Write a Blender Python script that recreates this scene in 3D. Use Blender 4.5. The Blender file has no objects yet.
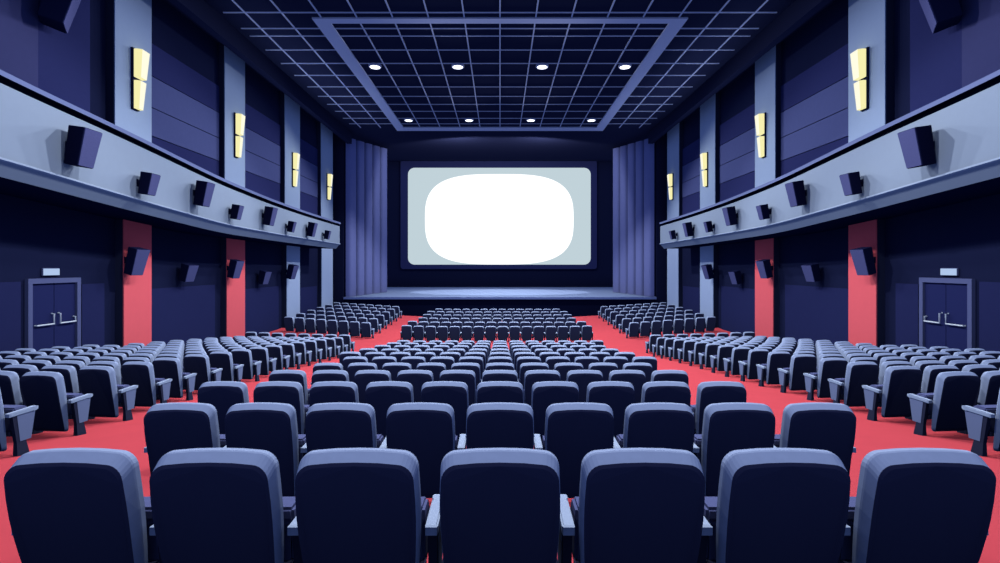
import bpy, bmesh, math, random
from mathutils import Vector, Matrix
PI = math.pi
R = math.radians
scn = bpy.context.scene
col = scn.collection
random.seed(4)

E = 3.56            # eye height; the level floor in front of the stage is z = 0
F = 500.0           # focal length in pixels (1000 px wide picture)

def srgb(r, g, b):
    def f(c):
        c /= 255.0
        return c / 12.92 if c <= 0.04045 else ((c + 0.055) / 1.055) ** 2.4
    return (f(r), f(g), f(b))

# ------------------------------------------------------------------ materials
def material(name, lin, rough=0.9, spec=0.0, noise=0.0, scale=6.0, mul=1.0):
    m = bpy.data.materials.new(name)
    m.use_nodes = True
    nt = m.node_tree
    b = nt.nodes['Principled BSDF']
    b.inputs['Roughness'].default_value = rough
    b.inputs['Specular IOR Level'].default_value = spec
    c = [min(0.95, v * mul) for v in lin]
    if noise > 0:
        tc = nt.nodes.new('ShaderNodeTexCoord')
        nz = nt.nodes.new('ShaderNodeTexNoise')
        nz.inputs['Scale'].default_value = scale
        nz.inputs['Detail'].default_value = 3
        rp = nt.nodes.new('ShaderNodeValToRGB')
        rp.color_ramp.elements[0].position = 0.3
        rp.color_ramp.elements[1].position = 0.7
        rp.color_ramp.elements[0].color = (*[v * (1 - noise) for v in c], 1)
        rp.color_ramp.elements[1].color = (*[min(0.95, v * (1 + noise)) for v in c], 1)
        nt.links.new(tc.outputs['Object'], nz.inputs['Vector'])
        nt.links.new(nz.outputs['Fac'], rp.inputs['Fac'])
        nt.links.new(rp.outputs['Color'], b.inputs['Base Color'])
    else:
        b.inputs['Base Color'].default_value = (*c, 1)
    return m

def glow(name, lin, strength):
    m = bpy.data.materials.new(name)
    m.use_nodes = True
    nt = m.node_tree
    b = nt.nodes['Principled BSDF']
    b.inputs['Base Color'].default_value = (0.02, 0.02, 0.02, 1)
    b.inputs['Specular IOR Level'].default_value = 0
    b.inputs['Emission Color'].default_value = (*lin, 1)
    b.inputs['Emission Strength'].default_value = strength
    return m

M = dict(
    carpet=material('red_carpet', (0.74,0.090,0.115), noise=0.02, scale=3),
    wall=material('navy_wall', (0.012,0.016,0.052), noise=0.02, scale=2),
    ceiling=material('navy_ceiling', (0.018,0.022,0.060)),
    wainscot=material('wainscot', (0.020,0.025,0.092), noise=0.02),
    panel_dark=material('panel_dark', (0.028, 0.034, 0.125), noise=0.02),
    panel_mid=material('panel_mid', (0.080,0.098,0.25), noise=0.02),
    panel_violet=material('panel_violet', (0.05,0.056,0.16), noise=0.02),
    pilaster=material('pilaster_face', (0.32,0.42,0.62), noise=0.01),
    pilaster_shaded_side=material('pilaster_shaded_side', (0.02,0.025,0.06)),  # near-black stands in for shade on the pilaster and column sides
    lowercol=material('blue_column_face_lightened', (0.38, 0.49, 0.72), noise=0.01),  # same paint as the pilasters, lightened because less light reaches down here
    redcol=material('red_column_face', (0.85, 0.135, 0.165), noise=0.01),
    balcony=material('balcony_plaster', (0.27,0.34,0.47), noise=0.01),
    balcony_rim=material('balcony_rim', (0.16,0.20,0.40)),
    highlight_ledge=material('balcony_highlight_ledge', (0.36,0.45,0.62)),  # highlight along the balcony front, put into a lighter ledge colour
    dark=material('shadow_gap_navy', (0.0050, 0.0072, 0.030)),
    grid=material('ceiling_bar', (0.55,0.60,0.85)),
    fabric=material('seat_fabric', (0.42,0.525,0.78), rough=0.85, noise=0.03, scale=30),
    shell=material('seat_shell', (0.055,0.060,0.125), rough=0.8),
    cushion=material('seat_cushion_fabric', (0.14,0.165,0.36), noise=0.03, scale=30),
    arm=material('armrest_top', (0.50,0.62,0.86), rough=0.7),
    side=material('end_panel', (0.26,0.32,0.55), rough=0.8),
    foot=material('seat_foot', (0.045,0.05,0.10), rough=0.7),
    spk=material('speaker_cabinet', (0.010, 0.013, 0.05), rough=0.6),
    grille=material('speaker_grille', (0.085,0.095,0.24), rough=0.8, noise=0.08, scale=60),
    frame=material('door_frame', (0.10,0.12,0.26)),
    leaf=material('door_leaf', (0.020, 0.026, 0.105)),
    metal=material('push_bar_metal', (0.62, 0.72, 0.85), rough=0.4, spec=0.4),
    curtain=material('curtain_cloth', (0.16,0.19,0.44), noise=0.02, scale=4),
    stage=material('stage_boards', (0.23,0.305,0.50), noise=0.02, scale=2),
    stage_lip=material('stage_lip', (0.20, 0.26, 0.55)),
    sframe=material('screen_frame', (0.040,0.047,0.15)),
    white=glow('lamp_white', (1, 1, 1), 3.0),
    screen=glow('screen_grey', srgb(192, 209, 216), 1.0),
    picture=glow('screen_picture', (1, 1, 1), 1.25),
    cream=glow('sconce_cream', srgb(247, 240, 176), 1.0),
    ivory=glow('sconce_ivory', srgb(255, 252, 226), 1.0),
    sign=glow('sign_glow', srgb(172, 196, 232), 1.0),
)

# ------------------------------------------------------------------ helpers
def obj(name, bm, mat, parent=None, smooth=False, recalc=True):
    if recalc:
        bmesh.ops.recalc_face_normals(bm, faces=bm.faces[:])
    me = bpy.data.meshes.new(name)
    bm.to_mesh(me)
    bm.free()
    for m in (mat if isinstance(mat, (list, tuple)) else [mat]):
        me.materials.append(M[m])
    if smooth:
        for p in me.polygons:
            p.use_smooth = True
    o = bpy.data.objects.new(name, me)
    col.objects.link(o)
    if parent:
        o.parent = parent
    return o

def tag(o, label=None, cat=None, group=None, kind=None):
    if label: o['label'] = label
    if cat: o['category'] = cat
    if group: o['group'] = group
    if kind: o['kind'] = kind
    return o

def empty(name, loc=(0, 0, 0), rz=0.0):
    o = bpy.data.objects.new(name, None)
    o.empty_display_size = 0.1
    o.location = loc
    o.rotation_euler = (0, 0, rz)
    col.objects.link(o)
    return o

def box(bm, x0, x1, y0, y1, z0, z1, mi=0):
    v = [bm.verts.new(p) for p in ((x0, y0, z0), (x1, y0, z0), (x1, y1, z0), (x0, y1, z0),
                                   (x0, y0, z1), (x1, y0, z1), (x1, y1, z1), (x0, y1, z1))]
    for f in ((3, 2, 1, 0), (4, 5, 6, 7), (0, 1, 5, 4), (1, 2, 6, 5), (2, 3, 7, 6), (3, 0, 4, 7)):
        bm.faces.new([v[i] for i in f]).material_index = mi
    return v

def bxm(*a, bevel=0.0):
    bm = bmesh.new()
    box(bm, *a)
    if bevel:
        bmesh.ops.bevel(bm, geom=bm.edges[:], offset=bevel, segments=2, affect='EDGES')
    return bm

def loft(bm, rings, cap=True, mi=0):
    vs = [[bm.verts.new(p) for p in r] for r in rings]
    n = len(rings[0])
    for a, b in zip(vs, vs[1:]):
        for i in range(n):
            bm.faces.new((a[i], a[(i + 1) % n], b[(i + 1) % n], b[i])).material_index = mi
    if cap:
        bm.faces.new(vs[0][::-1]).material_index = mi
        bm.faces.new(vs[-1]).material_index = mi
    return vs

def tube(bm, pts, r, n=8):
    rings = []
    pts = [Vector(p) for p in pts]
    for i, p in enumerate(pts):
        t = (pts[min(i + 1, len(pts) - 1)] - pts[max(i - 1, 0)]).normalized()
        up = Vector((0, 0, 1)) if abs(t.z) < 0.9 else Vector((1, 0, 0))
        a = t.cross(up).normalized()
        b = a.cross(t).normalized()
        rings.append([p + (a * math.cos(2 * PI * k / n) + b * math.sin(2 * PI * k / n)) * r for k in range(n)])
    loft(bm, rings)

def lerp_table(tab, x):
    if x <= tab[0][0]: return tab[0][1]
    for (a, va), (b, vb) in zip(tab, tab[1:]):
        if x <= b:
            t = (x - a) / (b - a)
            return va + (vb - va) * t
    return tab[-1][1]

ORD = ['zeroth', 'first', 'second', 'third', 'fourth', 'fifth', 'sixth', 'seventh', 'eighth', 'ninth', 'tenth',
       'eleventh', 'twelfth', 'thirteenth', 'fourteenth', 'fifteenth', 'sixteenth', 'seventeenth', 'eighteenth']

# ------------------------------------------------------------------ floor
TOP = 0.76          # height of a seat
DROP = [(-3, 0.05), (0, 0.45), (1.97, 0.71), (3.5, 0.95), (8.1, 1.56), (12.7, 2.09), (17.4, 2.58), (19.4, 2.80), (23.0, 2.80), (31.0, 2.66)]
def ramp(y):        # top of a seat below eye height, by distance, gives the raked floor
    return E - TOP - lerp_table(DROP, y)
def floor_z(x, y):
    ax = abs(x)
    side = 0.022 * max(0.0, min(ax, 5.2) - 3.0) + 0.010 * max(0.0, ax - 5.2)         # the side blocks sit a little higher
    front = 0.04 * min(1.0, max(0.0, (y - 20.0) / 3.0)) * max(0.0, ax - 4.0)
    return ramp(y) + side + front

XW = 11.05          # wall plane
XP = 10.80          # pilaster face
XB = 9.30           # balcony front
ZC = E + 8.76       # ceiling
YS = 33.0           # stage front
YB = 42.0           # wall behind the screen

bm = bmesh.new()
xs = [-11.3, -9, -7, -5.2, -4, -3, 0, 3, 4, 5.2, 7, 9, 11.3]
ys = [-3 + i * 0.5 for i in range(0, 73)]
gv = [[bm.verts.new((x, y, floor_z(x, y))) for x in xs] for y in ys]
for j in range(len(ys) - 1):
    for i in range(len(xs) - 1):
        bm.faces.new((gv[j][i], gv[j][i + 1], gv[j + 1][i + 1], gv[j + 1][i]))
ext = bmesh.ops.extrude_face_region(bm, geom=bm.faces[:])
for v in [g for g in ext['geom'] if isinstance(g, bmesh.types.BMVert)]:
    v.co.z = -0.35
tag(obj('floor', bm, 'carpet'), kind='structure')

# ------------------------------------------------------------------ shell
tag(obj('ceiling', bxm(-11.35, 11.35, -3, YB + 0.3, ZC, ZC + 0.3), 'ceiling'), kind='structure')
for s, nm in ((-1, 'left'), (1, 'right')):
    a, b = sorted((s * XW, s * (XW + 0.3)))
    tag(obj('wall_' + nm, bxm(a, b, -3, YB, -0.3, ZC), 'wall'), kind='structure')
tag(obj('wall_back', bxm(-11.35, 11.35, YB, YB + 0.3, -0.3, ZC), 'wall'), kind='structure')
for s in (-1, 1):   # returns between the side wall and the curtain
    a, b = sorted((s * 10.32, s * XW))
    tag(obj('wall_stage_left' if s < 0 else 'wall_stage_right', bxm(a, b, YS, YS + 0.25, -0.3, ZC), 'wall'), kind='structure')
# dark bulkheads added where the ceiling grid ends, to cast house-light shade on the tops of the pilasters
for s, nm in ((-1, 'trim_1'), (1, 'trim_2')):
    a, b = sorted((s * 9.75, s * 10.05))
    tag(obj(nm, bxm(a, b, -3, 32.9, ZC - 0.72, ZC), 'ceiling'), kind='structure')

# ------------------------------------------------------------------ ceiling frame, grid and downlights
def dceil(y):       # distance of a ceiling point seen at picture row y
    return 500 * 8.76 / (266 - y)
bm = bmesh.new()
fy0, fy1, fx = dceil(17), 32.2, 6.62
box(bm, -fx, fx, fy0, fy0 + 0.36, ZC - 0.06, ZC)
box(bm, -fx, fx, fy1 - 0.75, fy1, ZC - 0.06, ZC)
for s in (-1, 1):
    a, b = sorted((s * fx, s * (fx - 0.55)))
    box(bm, a, b, fy0 + 0.36, fy1 - 0.75, ZC - 0.06, ZC)
tag(obj('trim_3', bm, 'grid'), kind='structure')
bm = bmesh.new()
bw = 0.024
k = -1
lines = [dceil(y) for y in (12, 28, 35.5, 49.5, 63, 75, 86.5, 96, 104, 111, 118, 123.5)]
d = lines[0]
while d > 4:
    d -= 1.26
    lines.append(d)
for i, d in enumerate(lines):
    xe = 9.55 - 0.02 * max(0, d - 17)
    box(bm, -xe, xe, d - bw, d + bw, ZC - 0.03, ZC)
for k in range(-7, 8):
    x = k * 1.257
    box(bm, x - bw, x + bw, 3, 31.6, ZC - 0.035, ZC)
tag(obj('trim_4', bm, 'grid'), kind='structure')

def downlight(x, y, lab):
    t = empty('ceiling_downlight', (x, y, ZC))
    tag(t, lab, 'ceiling light', 'round downlights in the ceiling grid')
    bm = bmesh.new()
    n = 24
    prof = [(0.20, 0.0), (0.275, 0.0), (0.275, -0.075), (0.255, -0.10), (0.225, -0.10), (0.215, -0.06)]
    rings = [[(r * math.cos(2 * PI * i / n), r * math.sin(2 * PI * i / n), z) for i in range(n)] for r, z in prof]
    loft(bm, rings, cap=False)
    obj('ring', bm, 'grid', t)
    bm = bmesh.new()
    rings = [[(r * math.cos(2 * PI * i / n), r * math.sin(2 * PI * i / n), z) for i in range(n)]
             for r, z in ((0.20, -0.02), (0.222, -0.088), (0.15, -0.105))]
    loft(bm, rings)
    obj('lamp', bm, 'white', t)
for yy, row in ((21.8, 'front row of four nearer the viewer'), (29.8, 'rear row of four nearer the screen')):
    for x, w in ((-5.45, 'leftmost'), (-1.84, 'second from left'), (1.84, 'second from right'), (5.45, 'rightmost')):
        downlight(x, yy, 'round white ceiling downlight, %s in the %s' % (w, row))

# ------------------------------------------------------------------ pilasters, columns and wall panels
PIL = [(14.03, 15.50), (19.63, 21.18), (25.12, 27.0), (30.2, 32.3)]
COL0 = [14.36, 19.78, 25.35, 30.3]
RIM = [(4, 4.3), (9.3, 3.62), (12, 3.40), (13.4, 3.26), (16.6, 2.93), (20.2, 2.72), (24, 2.60), (29, 2.52)]
BOT = [(4, 2.1), (9.3, 1.72), (13.2, 1.40), (17, 1.13), (21, 1.06), (29, 1.00)]
def slab(s, x_in, x_out, y0, y1, z0, z1):
    a, b = sorted((s * x_in, s * x_out))
    return bxm(a, b, y0, y1, z0, z1)
npan = 5
for s, nm in ((-1, 'left'), (1, 'right')):
    for i, (y0, y1) in enumerate(PIL):
        zb = E + lerp_table(RIM, y0) - 0.9
        p = obj('pilaster', slab(s, XP + 0.03, XW, y0, y1, zb, ZC), 'pilaster_shaded_side')
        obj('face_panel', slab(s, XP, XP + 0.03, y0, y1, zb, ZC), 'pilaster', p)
        tag(p, kind='structure')
        zt = E + lerp_table(BOT, y0) + 0.3
        if i == 3:
            zt = zb
        y0 = COL0[i]
        p = obj('column', slab(s, XP + 0.03, XW, y0, y1, -0.2, zt), 'pilaster_shaded_side')
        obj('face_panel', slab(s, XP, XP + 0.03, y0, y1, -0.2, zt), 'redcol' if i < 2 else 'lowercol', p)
        tag(p, kind='structure')
    # upper wall bays
    def panel(y0, y1, z0, z1, mat, t=0.03):
        global npan
        tag(obj('trim_%d' % npan, slab(s, XW - t, XW, y0, y1, E + z0, E + z1), mat), kind='structure')
        npan += 1
    panel(4.0, 11.93, 2.4, 8.5, 'panel_violet')
    panel(11.93, 13.44, 2.2, 8.5, 'panel_dark')
    ends = [15.5, 19.63, 21.18, 25.12, 27.0, 30.2]
    for a, b in zip(ends[::2], ends[1::2]):
        zz = lerp_table(RIM, a) - 0.9
        panel(a, b, 6.03, 7.05, 'panel_dark')
        panel(a, b, 5.03, 6.00, 'panel_mid', 0.035)
        panel(a, b, 4.13, 5.00, 'panel_mid', 0.035)
        panel(a, b, zz, 4.10, 'panel_dark')
    # wainscot below the balcony, one panel to a bay
    for y0, y1, z1 in ((6.0, 11.5, -0.36), (13.18, 13.93, -0.48), (15.52, 19.33, -0.72), (21.2, 24.9, -1.0), (27.02, 30.1, -1.2)):
        panel(y0, y1, -3.5 if y0 < 20 else -3.6, z1, 'wainscot')

# ------------------------------------------------------------------ balconies
def balcony(s):
    bm = bmesh.new()
    ysb = [3 + i * 0.5 for i in range(53)]
    rings, mats = [], None
    for y in ysb:
        zr, zb = E + lerp_table(RIM, y), E + lerp_table(BOT, y)
        # smooth the table with its neighbours
        zr = E + sum(lerp_table(RIM, y + q) for q in (-1, -.5, 0, .5, 1)) / 5
        zb = E + sum(lerp_table(BOT, y + q) for q in (-1, -.5, 0, .5, 1)) / 5
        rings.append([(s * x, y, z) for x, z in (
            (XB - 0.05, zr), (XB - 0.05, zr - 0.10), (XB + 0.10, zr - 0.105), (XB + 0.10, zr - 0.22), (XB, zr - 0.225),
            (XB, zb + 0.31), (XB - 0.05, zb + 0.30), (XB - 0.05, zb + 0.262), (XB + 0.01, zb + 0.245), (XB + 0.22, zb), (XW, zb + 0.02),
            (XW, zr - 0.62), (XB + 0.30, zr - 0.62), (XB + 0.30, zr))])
    vs = [[bm.verts.new(p) for p in r] for r in rings]
    n = len(rings[0])
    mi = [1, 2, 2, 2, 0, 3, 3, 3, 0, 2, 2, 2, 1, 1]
    for a, b in zip(vs, vs[1:]):
        for i in range(n):
            bm.faces.new((a[i], a[(i + 1) % n], b[(i + 1) % n], b[i])).material_index = mi[i]
    bm.faces.new(vs[0][::-1]).material_index = 0
    bm.faces.new(vs[-1]).material_index = 0
    o = obj('balcony', bm, ['balcony', 'balcony_rim', 'dark', 'highlight_ledge'])
    tag(o, kind='structure')
for s in (-1, 1):
    balcony(s)

# ------------------------------------------------------------------ sconces (two tapered glass wedges over a dark back plate)
def sconce(s, y, z0, z1, lab):
    t = empty('wall_sconce', (s * XP, y, z0))
    tag(t, lab, 'wall lamp', 'glowing sconces on the pilasters')
    H = z1 - z0
    # back plate, on the camera side of the glass
    bm = bmesh.new()
    def plate(z, wn, wf):
        return [(0, -wn, z), (-s * 0.05, -wn, z), (-s * 0.05, wf, z), (0, wf, z)]
    loft(bm, [plate(0.0, 0.22, 0.06), plate(H, 0.22, 0.20)])
    obj('back_plate', bm, 'spk', t)
    def wedge(za, zb, zc):
        # wedge with a ridge; near pane faces the viewer, far pane faces the stage
        def sec(z):
            f = z / H
            wn, dp, wf = 0.17, 0.12 + 0.10 * f, 0.06 + 0.16 * f
            return [(-s * 0.05, -wn, z), (-s * (0.05 + dp * 0.5), -wn, z), (-s * (0.05 + dp), -wn + 0.05, z), (-s * (0.05 + dp * 0.92), wf, z), (-s * 0.05, wf + 0.02, z)]
        bm = bmesh.new()
        a, b = sec(za), sec(zb)
        va = [bm.verts.new(p) for p in a]
        vb = [bm.verts.new(p) for p in b]
        for i in range(5):
            j = (i + 1) % 5
            f = bm.faces.new((va[i], va[j], vb[j], vb[i]))
            f.material_index = 1 if i == 2 else 0
        bm.faces.new(va[::-1]); bm.faces.new(vb)
        obj('glass_shade', bm, ['cream', 'ivory'], t)
    wedge(0.02 * H, 0.475 * H, 0)
    wedge(0.53 * H, 0.985 * H, 0)
# picture rows of the left sconces: top, bottom ; all on the pilaster centre line
SC = [(14.85, 50, 111), (20.5, 114, 158), (26.15, 153, 187), (31.35, 174, 200)]
for s, nm in ((-1, 'left'), (1, 'right')):
    for i, (y, t0, t1) in enumerate(SC):
        dd = y
        z1, z0 = E + (266 - t0) * dd / F, E + (266 - t1) * dd / F
        sconce(s, y, z0, z1, 'cream two-tier sconce on %s wall, %s pilaster from the stage' % (nm, ORD[4 - i]))

# ------------------------------------------------------------------ speakers
def speaker(s, x, y, z, h, depth, width, tilt, yaw, lab, grp, arm=0.12):
    """box speaker hung on a surface at |x|; front faces the hall centre"""
    t = empty('wall_speaker', (s * x, y, z), 0)
    tag(t, lab, 'speaker', grp)
    rot = Matrix.Rotation(-s * yaw, 4, 'Z') @ Matrix.Rotation(s * -tilt, 4, 'Y')
    off = Vector((-s * arm, 0, 0))
    def put(bm):
        for v in bm.verts:
            v.co = rot @ v.co + off
        return bm
    bm = bmesh.new()
    def sec(z, k):
        w, dp = width / 2 * k, depth * k
        return [(0, -w * 0.8, z), (-s * dp, -w, z), (-s * dp, w, z), (0, w * 0.8, z)]
    loft(bm, [sec(-h / 2, 0.86), sec(h / 2, 1.0)])
    bmesh.ops.recalc_face_normals(bm, faces=bm.faces[:])
    bmesh.ops.bevel(bm, geom=bm.edges[:], offset=0.012, segments=1, affect='EDGES')
    obj('cabinet', put(bm), 'spk', t)
    bm = bmesh.new()
    def gs(z, k):
        w, dp = width / 2 * k - 0.012, depth * k + 0.001
        return [(-s * (dp - 0.006), -w, z), (-s * (dp + 0.014), -w, z), (-s * (dp + 0.014), w, z), (-s * (dp - 0.006), w, z)]
    loft(bm, [gs(-h / 2 + 0.012, 0.86), gs(h / 2 - 0.012, 1.0)])
    obj('grille', put(bm), 'grille', t)
    bm = bmesh.new()
    box(bm, *sorted((0, -s * 0.02)), -0.07, 0.07, -0.09, 0.09)
    box(bm, *sorted((-s * 0.02, -s * (arm + 0.05))), -0.025, 0.025, -0.03, 0.03)
    obj('bracket', bm, 'spk', t)
# balcony front: (picture x, picture y of the middle, height, large?)
BS = [(83, 146, 0.82, 1), (151, 183, 0.56, 0), (205, 193, 0.74, 1), (239, 211.5, 0.50, 0), (271, 215.5, 0.72, 1),
      (293.5, 226.3, 0.47, 0), (313, 229, 0.68, 1), (329, 234.5, 0.46, 0)]
for s, nm in ((-1, 'left'), (1, 'right')):
    for i, (px, py, h, big) in enumerate(BS):
        xm = XB - 0.32
        y = xm * F / (500 - px)
        z = E + (266 - py) * y / F
        rank = sum(1 for b in BS[i:] if b[3] == big)
        lab = '%s dark speaker on the %s balcony front, %s %s from the stage' % ('large' if big else 'small', nm, ORD[rank], 'large one' if big else 'small one')
        speaker(s, XB, y, z, h, (0.36 if big else 0.28) * h / (0.75 if big else 0.5), h * (0.58 if big else 0.62), R(9), R(0), lab, 'speakers along the balcony fronts', 0.10)
    for (y, px, py, h, xx, what) in ((14.75, 141.5, 260, 0.78, XP, 'on the broad red column beside the exit door'),
                                 (20.3, 239, 268, 0.72, XP, 'on the narrow red column nearer the stage'),
                                 (25.9, 295, 271, 0.72, XP, 'on the blue column below the balcony'),
                                 (17.3, 192.5, 271.5, 0.60, XW, 'on the dark wall between the red columns'),
                                 (23.2, 267.5, 276.5, 0.60, XW, 'on the dark wall past the second red column')):
        y = (xx - 0.45) * F / (500 - px)
        z = E + (266 - py) * y / F
        speaker(s, xx, y, z, h, 0.34, 0.46, R(13), R(-8), 'dark tilted speaker %s, %s side' % (what, nm), 'speakers below the balconies', 0.14)
    speaker(s, XW, 11.9, E + 6.45, 1.25, 0.55, 0.8, R(12), R(35), 'large dark speaker high on the %s upper wall at the picture edge' % nm, 'speakers on the upper walls', 0.25)

# ------------------------------------------------------------------ double doors and signs
for s, nm, num in ((-1, 'left', 1), (1, 'right', 2)):
    y0, y1 = 11.62, 13.08
    ym = (y0 + y1) / 2
    zf = floor_z(11, y1) - 0.05
    zt = E - 0.30
    d = empty('door_%d' % num, (s * XW, ym, zf))
    tag(d, kind='structure')
    def part(name, boxes, mat, par=None, bev=0):
        bm = bmesh.new()
        for (x0, x1, a, b, z0, z1) in boxes:
            box(bm, *sorted((-s * x0, -s * x1)), a - ym, b - ym, z0 - zf, z1 - zf)
        if bev:
            bmesh.ops.bevel(bm, geom=bm.edges[:], offset=bev, segments=1, affect='EDGES')
        return obj(name, bm, mat, par or d)
    part('frame', [(0, 0.09, y0, y0 + 0.11, zf, zt - 0.12), (0, 0.09, y1 - 0.11, y1, zf, zt - 0.12), (0, 0.09, y0, y1, zt - 0.12, zt)], 'frame')
    for a, b in ((y0 + 0.115, ym - 0.008), (ym + 0.008, y1 - 0.115)):
        lf = part('leaf', [(0.0, 0.035, a, b, zf + 0.02, zt - 0.125)], 'leaf')
        # U shaped push bar
        bm = bmesh.new()
        zb = E - 1.42 - zf
        aa, bb = a + 0.10 - ym, b - 0.06 - ym
        if (a + b) / 2 < ym:
            pts = [(0.035, aa, 0.0), (0.09, aa, 0.0), (0.10, bb, 0.0), (0.10, bb, 0.24), (0.035, bb, 0.25)]
        else:
            pts = [(0.035, aa, 0.25), (0.10, aa, 0.24), (0.10, aa, 0.0), (0.10, bb, 0.0), (0.09, bb, 0.12), (0.035, bb, 0.12)]
        tube(bm, [(-s * p[0], p[1], p[2] + zb) for p in pts], 0.019, 8)
        obj('push_bar', bm, 'metal', lf)
    yS = 12.26
    t = empty('exit_sign', (s * XW, yS, E - 0.24))
    tag(t, 'pale glowing blank sign above the double door in the %s wall' % nm, 'sign', 'blank signs over the doors')
    obj('housing', bxm(*sorted((0, -s * 0.05)), -0.23, 0.23, 0.0, 0.19, bevel=0.008), 'frame', t)
    obj('face', bxm(*sorted((-s * 0.05, -s * 0.062)), -0.215, 0.215, 0.015, 0.175), 'sign', t)

# ------------------------------------------------------------------ stage, curtains, screen
ZS = E - 2.05
bm = bmesh.new()
rise = 0.28
x0, x1 = 10.3, 10.3
v = [bm.verts.new(p) for p in ((-x0, YS, -0.3), (x0, YS, -0.3), (x1, YB, -0.3), (-x1, YB, -0.3),
                               (-x0, YS, ZS - 0.14), (x0, YS, ZS - 0.14), (x1, YB, ZS - 0.14), (-x1, YB, ZS - 0.14))]
for f in ((3, 2, 1, 0), (4, 5, 6, 7), (0, 1, 5, 4), (1, 2, 6, 5), (2, 3, 7, 6), (3, 0, 4, 7)):
    bm.faces.new([v[i] for i in f])
st = obj('stage', bm, 'dark')
tag(st, kind='structure')
bm = bmesh.new()
yl = YS - 0.12
v = [bm.verts.new(p) for p in ((-x0, yl, ZS - 0.14), (x0, yl, ZS - 0.14), (x1, YB, ZS - 0.14), (-x1, YB, ZS - 0.14),
                               (-x0, yl, ZS), (x0, yl, ZS), (x1, YB, ZS + rise), (-x1, YB, ZS + rise))]
for k, f in enumerate(((3, 2, 1, 0), (4, 5, 6, 7), (0, 1, 5, 4), (1, 2, 6, 5), (2, 3, 7, 6), (3, 0, 4, 7))):
    bm.faces.new([v[i] for i in f]).material_index = 1 if k == 2 else 0
obj('stage_floor', bm, ['stage', 'stage_lip'], st)

for s, nm in ((-1, 'left'), (1, 'right')):
    a, b = Vector((s * 10.12, YS + 0.02)), Vector((s * 8.45, 37.2))
    n = 5
    steps = 14
    dirv = b - a
    L = dirv.length
    dirv.normalize()
    nrm = Vector((-s * dirv.y * 1.0, abs(dirv.x)))
    nrm = Vector((dirv.y, -dirv.x)) * (1 if s < 0 else -1)
    line = []
    for i in range(n):
        for q in range(steps + 1):
            f = q / steps
            u = (i + 0.04 + 0.92 * f) / n
            bulge = 0.20 * (1 - abs(2 * f - 1) ** 5.0)
            p = a + dirv * (L * u) + nrm * bulge
            line.append(p)
    zb, zt = ZS + 0.0, E + 8.46
    bm = bmesh.new()
    back = [p for p in (a + dirv * L, a)]
    def hz(p):
        f = (p.y - YS) / (YB - YS)
        return ZS + rise * max(0, f) + 0.01
    rings = []
    outline = line + [b - nrm * 0.08, a - nrm * 0.08]
    lo = [bm.verts.new((p.x, p.y, hz(p))) for p in outline]
    hi = [bm.verts.new((p.x, p.y, zt + 0.05 * (p.y - YS))) for p in outline]
    m_ = len(outline)
    for i in range(m_):
        j = (i + 1) % m_
        bm.faces.new((lo[i], lo[j], hi[j], hi[i]))
    bm.faces.new(hi); bm.faces.new(lo[::-1])
    o = obj('stage_curtain', bm, 'curtain')
    tag(o, 'tall slate-blue pleated curtain hanging at the %s side of the stage' % nm, 'curtain', 'stage curtains')

def rrect(x0, x1, z0, z1, r, n=8):
    out = []
    for cx, cz, a0 in ((x1 - r, z1 - r, 0), (x0 + r, z1 - r, 90), (x0 + r, z0 + r, 180), (x1 - r, z0 + r, 270)):
        for i in range(n + 1):
            a = R(a0 + 90 * i / n)
            out.append((cx + r * math.cos(a), cz + r * math.sin(a)))
    return out
def px2(x, y, d):
    return ((x - 500) * d / F, E + (266 - y) * d / F)
dS = YB - 0.25
sc_ = empty('cinema_screen', (0, YB, E))
tag(sc_, 'wide rounded grey cinema screen with glowing white picture above the stage', 'screen')
def flat(name, outline, y0, y1, mat, par):
    bm = bmesh.new()
    loft(bm, [[(x, y0 - YB, z - E) for x, z in outline], [(x, y1 - YB, z - E) for x, z in outline]])
    return obj(name, bm, mat, par)
x0, z1 = px2(400.5, 159.5, dS); x1, z0 = px2(597, 269, dS)
flat('frame', rrect(x0, x1, z0, z1, 0.25), YB, dS + 0.02, 'sframe', sc_)
x0, z1 = px2(408, 167.8, dS); x1, z0 = px2(590.7, 264.6, dS)
sf = flat('screen_surface', rrect(x0, x1, z0, z1, 0.55), dS + 0.02, dS, 'screen', sc_)
out = []
for i in range(96):
    a = 2 * PI * i / 96
    c, s_ = math.cos(a), math.sin(a)
    X = 499.3 + 74.3 * math.copysign(abs(c) ** 0.62, c)
    Y = 219.3 - 45.2 * math.copysign(abs(s_) ** 0.66, s_)
    out.append(px2(X, Y, dS))
flat('projected_picture', out, dS, dS - 0.02, 'picture', sf)

# ------------------------------------------------------------------ cinema seats
P = 0.56
def seat_outline(side_in, top_in, bot_in, r, rb, V1, n=6):
    """closed outline in the (x, v) plane with rounded corners; widest in the upper third"""
    v0, v1 = bot_in, V1 - top_in
    def hw(v):
        f = max(0.0, min(1.0, v / V1))
        return 0.208 + 0.034 * math.sin(min(1.0, f / 0.72) * PI / 2) - 0.010 * max(0, f - 0.72) / 0.28 - side_in
    right = []
    for i in range(n + 1):          # bottom corner
        a = R(-90 + 90 * i / n)
        v = v0 + rb + rb * math.sin(a)
        right.append((hw(v) - rb + rb * math.cos(a), v))
    for i in range(1, 7):           # side
        v = v0 + rb + (v1 - r - v0 - rb) * i / 7
        right.append((hw(v), v))
    for i in range(n + 1):          # top corner
        a = R(90 * i / n)
        v = v1 - r + r * math.sin(a)
        right.append((hw(v) - r + r * math.cos(a), v))
    xr = right[-1][0]
    right.append((xr * 0.55, v1 + 0.006))
    return right + [(0, v1 + 0.008)] + [(-x, v) for x, v in reversed(right)]

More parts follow.
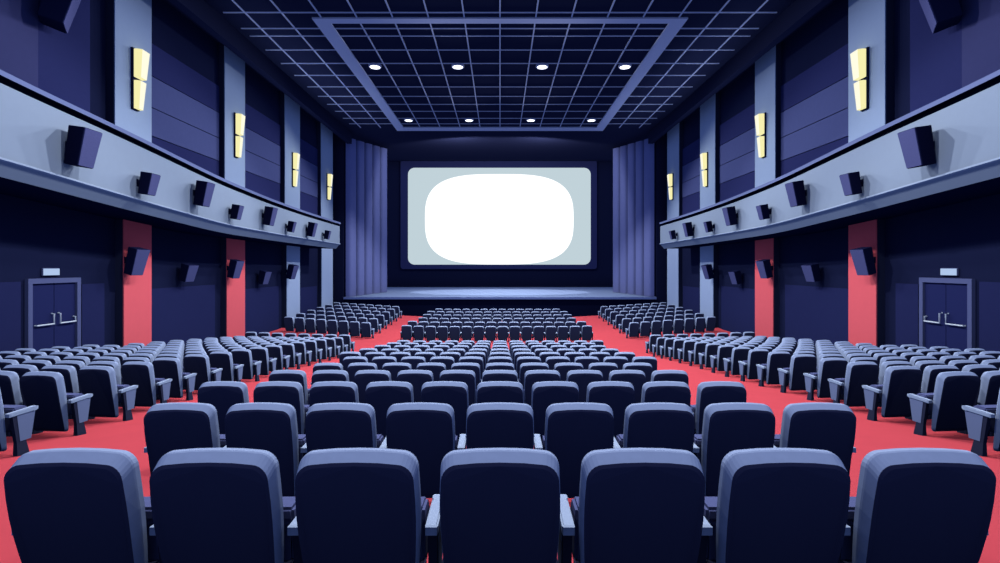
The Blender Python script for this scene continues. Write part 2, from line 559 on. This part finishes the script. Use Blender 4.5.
Z0 = 0.045
V1 = TOP - Z0 - 0.008
def back_map(x, v, w):
    """v up the backrest (0 at its foot), w = 0 at the front face, 1 at the rear face"""
    th = 0.042 + 0.047 * min(1, max(0, v) / 0.62) ** 1.3      # thicker towards the top
    y = 0.03 - 0.13 * v - w * th
    belly = 0.020 * math.sin(min(1, max(0, v) / V1) * PI)
    return (x, y - belly * w - 0.10 * x * x, Z0 + v)

def build_seat():
    root = empty('theatre_chair')
    def layer(si, ti, bi, w, r=0.062, rb=0.04):
        return [back_map(x, v, w) for x, v in seat_outline(si, ti, bi, r, rb, V1)]
    bm = bmesh.new()
    loft(bm, [layer(0.03, 0.03, 0.02, -0.10), layer(0.010, 0.010, 0.005, 0.02), layer(0, 0, 0, 0.14), layer(0, 0, 0, 0.40),
              layer(0.001, 0.003, 0.003, 0.50), layer(0.009, 0.030, 0.010, 1.0)])
    br = obj('backrest', bm, 'fabric', root)
    bm = bmesh.new()
    loft(bm, [layer(0.009, 0.030, 0.010, 0.93), layer(0.009, 0.030, 0.010, 1.02), layer(0.020, 0.042, 0.02, 1.08)])
    obj('back_panel', bm, 'shell', br)
    # tipped-up cushion
    bm = bmesh.new()
    def csec(z, y0, y1, hw):
        return [(-hw, y0, z), (hw, y0, z), (hw, y1, z), (-hw, y1, z)]
    loft(bm, [csec(0.17, 0.06, 0.17, 0.232), csec(0.23, 0.055, 0.195, 0.242), csec(0.40, 0.05, 0.20, 0.242), csec(0.452, 0.06, 0.18, 0.236)])
    bmesh.ops.recalc_face_normals(bm, faces=bm.faces[:])
    bmesh.ops.bevel(bm, geom=[e for e in bm.edges], offset=0.012, segments=2, affect='EDGES')
    obj('seat_cushion', bm, 'cushion', root)
    # bar that carries the cushion and the backrest between the side panels
    bm = bmesh.new()
    box(bm, -0.245, 0.245, 0.01, 0.07, 0.19, 0.235)
    obj('pivot_bar', bm, 'foot', root)
    return root

def build_arm(sx):
    """armrest with its end panel and foot, centred between two seats; returns the meshes"""
    xc = sx * P / 2
    hw = 0.026
    bm = bmesh.new()
    def sec(y, w, z0, z1):
        return [(xc - w, y, z0), (xc + w, y, z0), (xc + w, y, z1), (xc - w, y, z1)]
    loft(bm, [sec(-0.045, hw * 0.9, 0.392, 0.425), sec(-0.03, hw, 0.386, 0.428), sec(0.18, hw, 0.392, 0.437), sec(0.215, hw, 0.397, 0.437), sec(0.235, hw * 0.8, 0.407, 0.432)])
    bmesh.ops.recalc_face_normals(bm, faces=bm.faces[:])
    bmesh.ops.bevel(bm, geom=[e for e in bm.edges if e.calc_length() > 0.2], offset=0.007, segments=2, affect='EDGES')
    a = obj('armrest', bm, 'arm')
    bm = bmesh.new()
    w = 0.021
    loft(bm, [[(xc - w, 0.060, 0.13), (xc + w, 0.060, 0.13), (xc + w, 0.165, 0.13), (xc - w, 0.165, 0.13)],
              [(xc - w, 0.03, 0.391), (xc + w, 0.03, 0.391), (xc + w, 0.205, 0.391), (xc - w, 0.205, 0.391)]])
    b = obj('side_panel', bm, 'side')
    bm = bmesh.new()
    def fs(z, w, y0, y1):
        return [(xc - w, y0, z), (xc + w, y0, z), (xc + w, y1, z), (xc - w, y1, z)]
    loft(bm, [fs(-0.05, 0.026, 0.03, 0.15), fs(0.02, 0.025, 0.03, 0.14), fs(0.12, 0.019, 0.03, 0.12), fs(0.385, 0.019, -0.01, 0.06)])
    c = obj('foot', bm, 'foot')
    return [a, b, c]

seat0 = build_seat()
armL, armR = build_arm(-1), build_arm(1)
T_back = seat0.children[0]
tmpl = list(seat0.children)

# every seat: (x, y, rz, arms, label, group, size-in-picture)
seats = []
beside = []
def vis(x, y):
    """inside the frame (some margin for half a seat)?"""
    px = abs(x) * F / max(y, 0.1)
    return px < 500 + 0.30 * F / y
def near_frame(x, y):
    """seats a little past the picture edge, seen after a step to the side"""
    return y > 4 and abs(x) * F / y < 760
# rear centre block
NL = [3, 4, 5, 5, 5, 5, 6, 6, 6, 6, 6]
NR = [3, 4, 4, 4, 4, 5, 5, 5, 5, 5, 6]
for r in range(11):
    d = 1.915 + 1.54 * r
    n = NL[r] + NR[r] + 1
    for i, k in enumerate(range(-NL[r], NR[r] + 1)):
        rown = 'nearest row' if r == 0 else '%s nearest row' % ORD[r + 1]
        if k == 0:
            lab = 'navy cinema seat on the centre line of the %s, rear centre block' % rown
        elif i == 0:
            lab = 'navy cinema seat at the left aisle end of the %s, rear centre block' % rown
        elif i == n - 1:
            lab = 'navy cinema seat at the right aisle end of the %s, rear centre block' % rown
        else:
            lab = 'navy cinema seat, %s from left in %s, rear centre block' % (ORD[i + 1], rown)
        area = (P * F / d) ** 2 * (0.9 if r == 0 else 0.5)
        if r == 10: area *= 0.4
        seats.append((k * P, d + 0.16, 0.0, 'LR' if i == 0 else 'R', lab, 'seats of the rear centre block', area))
# front centre block
for r, n in enumerate((16, 16, 15, 15, 15, 14)):
    d = 23.2 + 1.56 * r
    for i in range(n):
        rown = 'nearest row' if r == 0 else '%s nearest row' % ORD[r + 1]
        lab = 'small navy cinema seat, %s from left in %s, front centre block' % (ORD[i + 1], rown)
        area = (P * F / d) ** 2 * (1.0 if r == 0 else 0.3)
        seats.append(((i - (n - 1) / 2) * P - 0.15, d + 0.16, 0.0, 'LR' if i == 0 else 'R', lab, 'seats of the front centre block', area))
# side blocks
XA = [(4.7, 5.0), (5.65, 5.22), (7.5, 5.50), (8.5, 5.70), (12, 5.95), (15, 6.15), (20, 6.2)]
for s, nm in ((-1, 'left'), (1, 'right')):
    for r in range(17):
        d = 4.7 + 0.95 * r
        xa = lerp_table(XA, d)
        th = R(5)
        for i in range(10):
            x = xa + i * P * math.cos(th)
            y = d + 0.16 + i * P * math.sin(th)
            if x > 10.45 or not near_frame(x, y): continue
            rown = 'nearest row' if r == 0 else '%s nearest row' % ORD[r + 1]
            if i == 0:
                lab = 'navy cinema seat at the aisle end of the %s, %s rear block' % (rown, nm)
            else:
                lab = 'navy cinema seat, %s from the aisle in %s, %s rear block' % (ORD[i + 1], rown, nm)
            area = (P * F / d) ** 2 * (0.8 if i == 0 else 0.3)
            (seats if vis(x, y) else beside).append((s * x, y, s * th, ('R' if s < 0 else 'L'), lab, 'seats of the %s rear block' % nm, area))
    for r in range(6):
        d = 23.4 + 1.53 * r
        th = R(9)
        for i in range(8):
            x = 6.28 + 0.04 * r + i * P * math.cos(th)
            y = d + 0.16 + i * P * math.sin(th)
            if x > 10.45 or y > 32.4: continue
            rown = 'nearest row' if r == 0 else '%s nearest row' % ORD[r + 1]
            if i == 0:
                lab = 'small navy cinema seat at the aisle end of the %s, %s front block' % (rown, nm)
            else:
                lab = 'small navy cinema seat, %s from the aisle in %s, %s front block' % (ORD[i + 1], rown, nm)
            area = (P * F / d) ** 2 * (0.7 if i == 0 or r == 0 else 0.25)
            seats.append((s * x, y, s * th, ('R' if s < 0 else 'L'), lab, 'seats of the %s front block' % nm, area))

seats.sort(key=lambda q: -q[6])
N_SINGLE = 300
def copy_part(o, parent):
    c = o.copy()
    col.objects.link(c)
    c.parent = parent
    for ch in o.children:
        copy_part(ch, c)
    return c
first = True
for (x, y, rz, arms, lab, grp, area) in seats[:N_SINGLE] + beside:
    if first:
        root = seat0
    else:
        root = seat0.copy()
        col.objects.link(root)
        for ch in tmpl:
            copy_part(ch, root)
    root.location = (x, y, floor_z(x, y))
    root.rotation_euler = (0, 0, rz)
    tag(root, lab, 'seat', grp)
    for side, A in (('L', armL), ('R', armR)):
        if side in arms:
            c0 = copy_part(A[0], root)
            c1 = copy_part(A[1], root)
            copy_part(A[2], c1)
    first = False

# the remaining far seats, one mesh
bm = bmesh.new()
def add_mesh(src, mat4, mi):
    me = src.data
    vs = [bm.verts.new(mat4 @ v.co) for v in me.vertices]
    for p in me.polygons:
        try:
            bm.faces.new([vs[i] for i in p.vertices]).material_index = mi
        except ValueError:
            pass
src = []
def walk(o):
    if o.type == 'MESH':
        src.append(o)
    for c in o.children:
        walk(c)
for t in tmpl:
    walk(t)
mat_names = ['fabric', 'shell', 'cushion', 'foot', 'arm', 'side']
idx = {M[k].name: i for i, k in enumerate(mat_names)}
for (x, y, rz, arms, lab, grp, area) in seats[N_SINGLE:]:
    m4 = Matrix.Translation((x, y, floor_z(x, y))) @ Matrix.Rotation(rz, 4, 'Z')
    for o in src:
        add_mesh(o, m4, idx[o.data.materials[0].name])
    for side, A in (('L', armL), ('R', armR)):
        if side in arms:
            for o in A:
                add_mesh(o, m4, idx[o.data.materials[0].name])
far = obj('theatre_chairs', bm, mat_names, recalc=False)
tag(far, 'small distant rows of navy cinema seats toward the stage and side walls', 'seats', None, 'stuff')
for A in (armL, armR):
    for o in A:
        bpy.data.objects.remove(o)
print('seats', len(seats), 'beside', len(beside), 'as one:', len(seats) - N_SINGLE)

# ------------------------------------------------------------------ light
def spot(name, loc, power, size=170, blend=0.1, color=(1, 1, 1), radius=0.15, target=None, scale=None):
    l = bpy.data.lights.new(name, 'SPOT')
    l.energy = power
    l.spot_size = R(size)
    l.spot_blend = blend
    l.color = color
    l.shadow_soft_size = radius
    o = bpy.data.objects.new(name, l)
    o.location = loc
    if target:
        dv = Vector(target) - Vector(loc)
        o.rotation_euler = dv.to_track_quat('-Z', 'Y').to_euler()
    if scale:
        o.scale = scale
    col.objects.link(o)
    return o
def area(name, loc, power, sx, sy, target, color=(1, 1, 1), spread=180):
    l = bpy.data.lights.new(name, 'AREA')
    l.shape = 'RECTANGLE'
    l.size, l.size_y = sx, sy
    l.energy = power
    l.color = color
    l.spread = R(spread)
    o = bpy.data.objects.new(name, l)
    o.location = loc
    dv = Vector(target) - Vector(loc)
    o.rotation_euler = dv.to_track_quat('-Z', 'Y').to_euler()
    col.objects.link(o)
    return o

# house lights along the middle of the ceiling, turned towards the rear of the hall
def house(x, y, power, tilt=25, size=150):
    t = R(tilt)
    spot('house_light', (x, y, ZC - 0.4), power, size=size, blend=0.2, target=(x, y - math.sin(t), ZC - 0.4 - math.cos(t)))
house(0, 3.0, 800, 0)  # unseen lamp added to brighten the near seat tops and floor
house(0, 9.5, 1900)
house(0, 15.5, 2600)
for x in (-1.84, 1.84):
    house(x, 21.8, 1350)
    house(x, 29.8, 2000)
# unseen fill light added behind each balcony rim to brighten the ceiling bars
for s in (-1, 1):
    c = area('ceiling_fill_light', (s * 9.75, 19.0, E + 2.2), 500, 18.0, 0.15, (s * 3.0, 19.0, ZC), (0.75, 0.85, 1.0), spread=110)
# light on the stage floor
spot('stage_light', (0, 37.0, ZC - 0.3), 3600, size=30, blend=0.03, target=(0, 37.01, ZS), scale=(2.4, 1.0, 1.0))

for x in (-3.0, 3.0):  # unseen fill spots added to brighten the curtains and stage
    spot('curtain_fill_light', (x, 33.0, ZC - 1.6), 560, size=160, blend=0.2, target=(x * 0.7, 38.0, ZC - 3.5))

w = bpy.data.worlds.new('world')
w.use_nodes = True
bg = w.node_tree.nodes['Background']
bg.inputs['Color'].default_value = (0.085, 0.120, 0.27, 1)
bg.inputs['Strength'].default_value = 1.0
w.light_settings.distance = 1.2
scn.world = w
# soft even room light instead of long chains of bounces
scn.cycles.use_fast_gi = True
scn.cycles.fast_gi_method = 'REPLACE'
scn.cycles.ao_bounces = 1
scn.cycles.ao_bounces_render = 1

# ------------------------------------------------------------------ camera
cam = bpy.data.cameras.new('camera')
cam.sensor_width = 36
cam.lens = 18.0
cam.shift_y = -(281.5 - 266) / 1000.0
cam.clip_end = 200
co = bpy.data.objects.new('camera', cam)
co.location = (0, 0, E)
co.rotation_euler = (R(90), 0, 0)
col.objects.link(co)
scn.camera = co

scn.view_settings.view_transform = 'Standard'
scn.view_settings.look = 'None'
scn.view_settings.exposure = 0.0
scn.view_settings.gamma = 1.0
scn.view_settings.use_curve_mapping = False
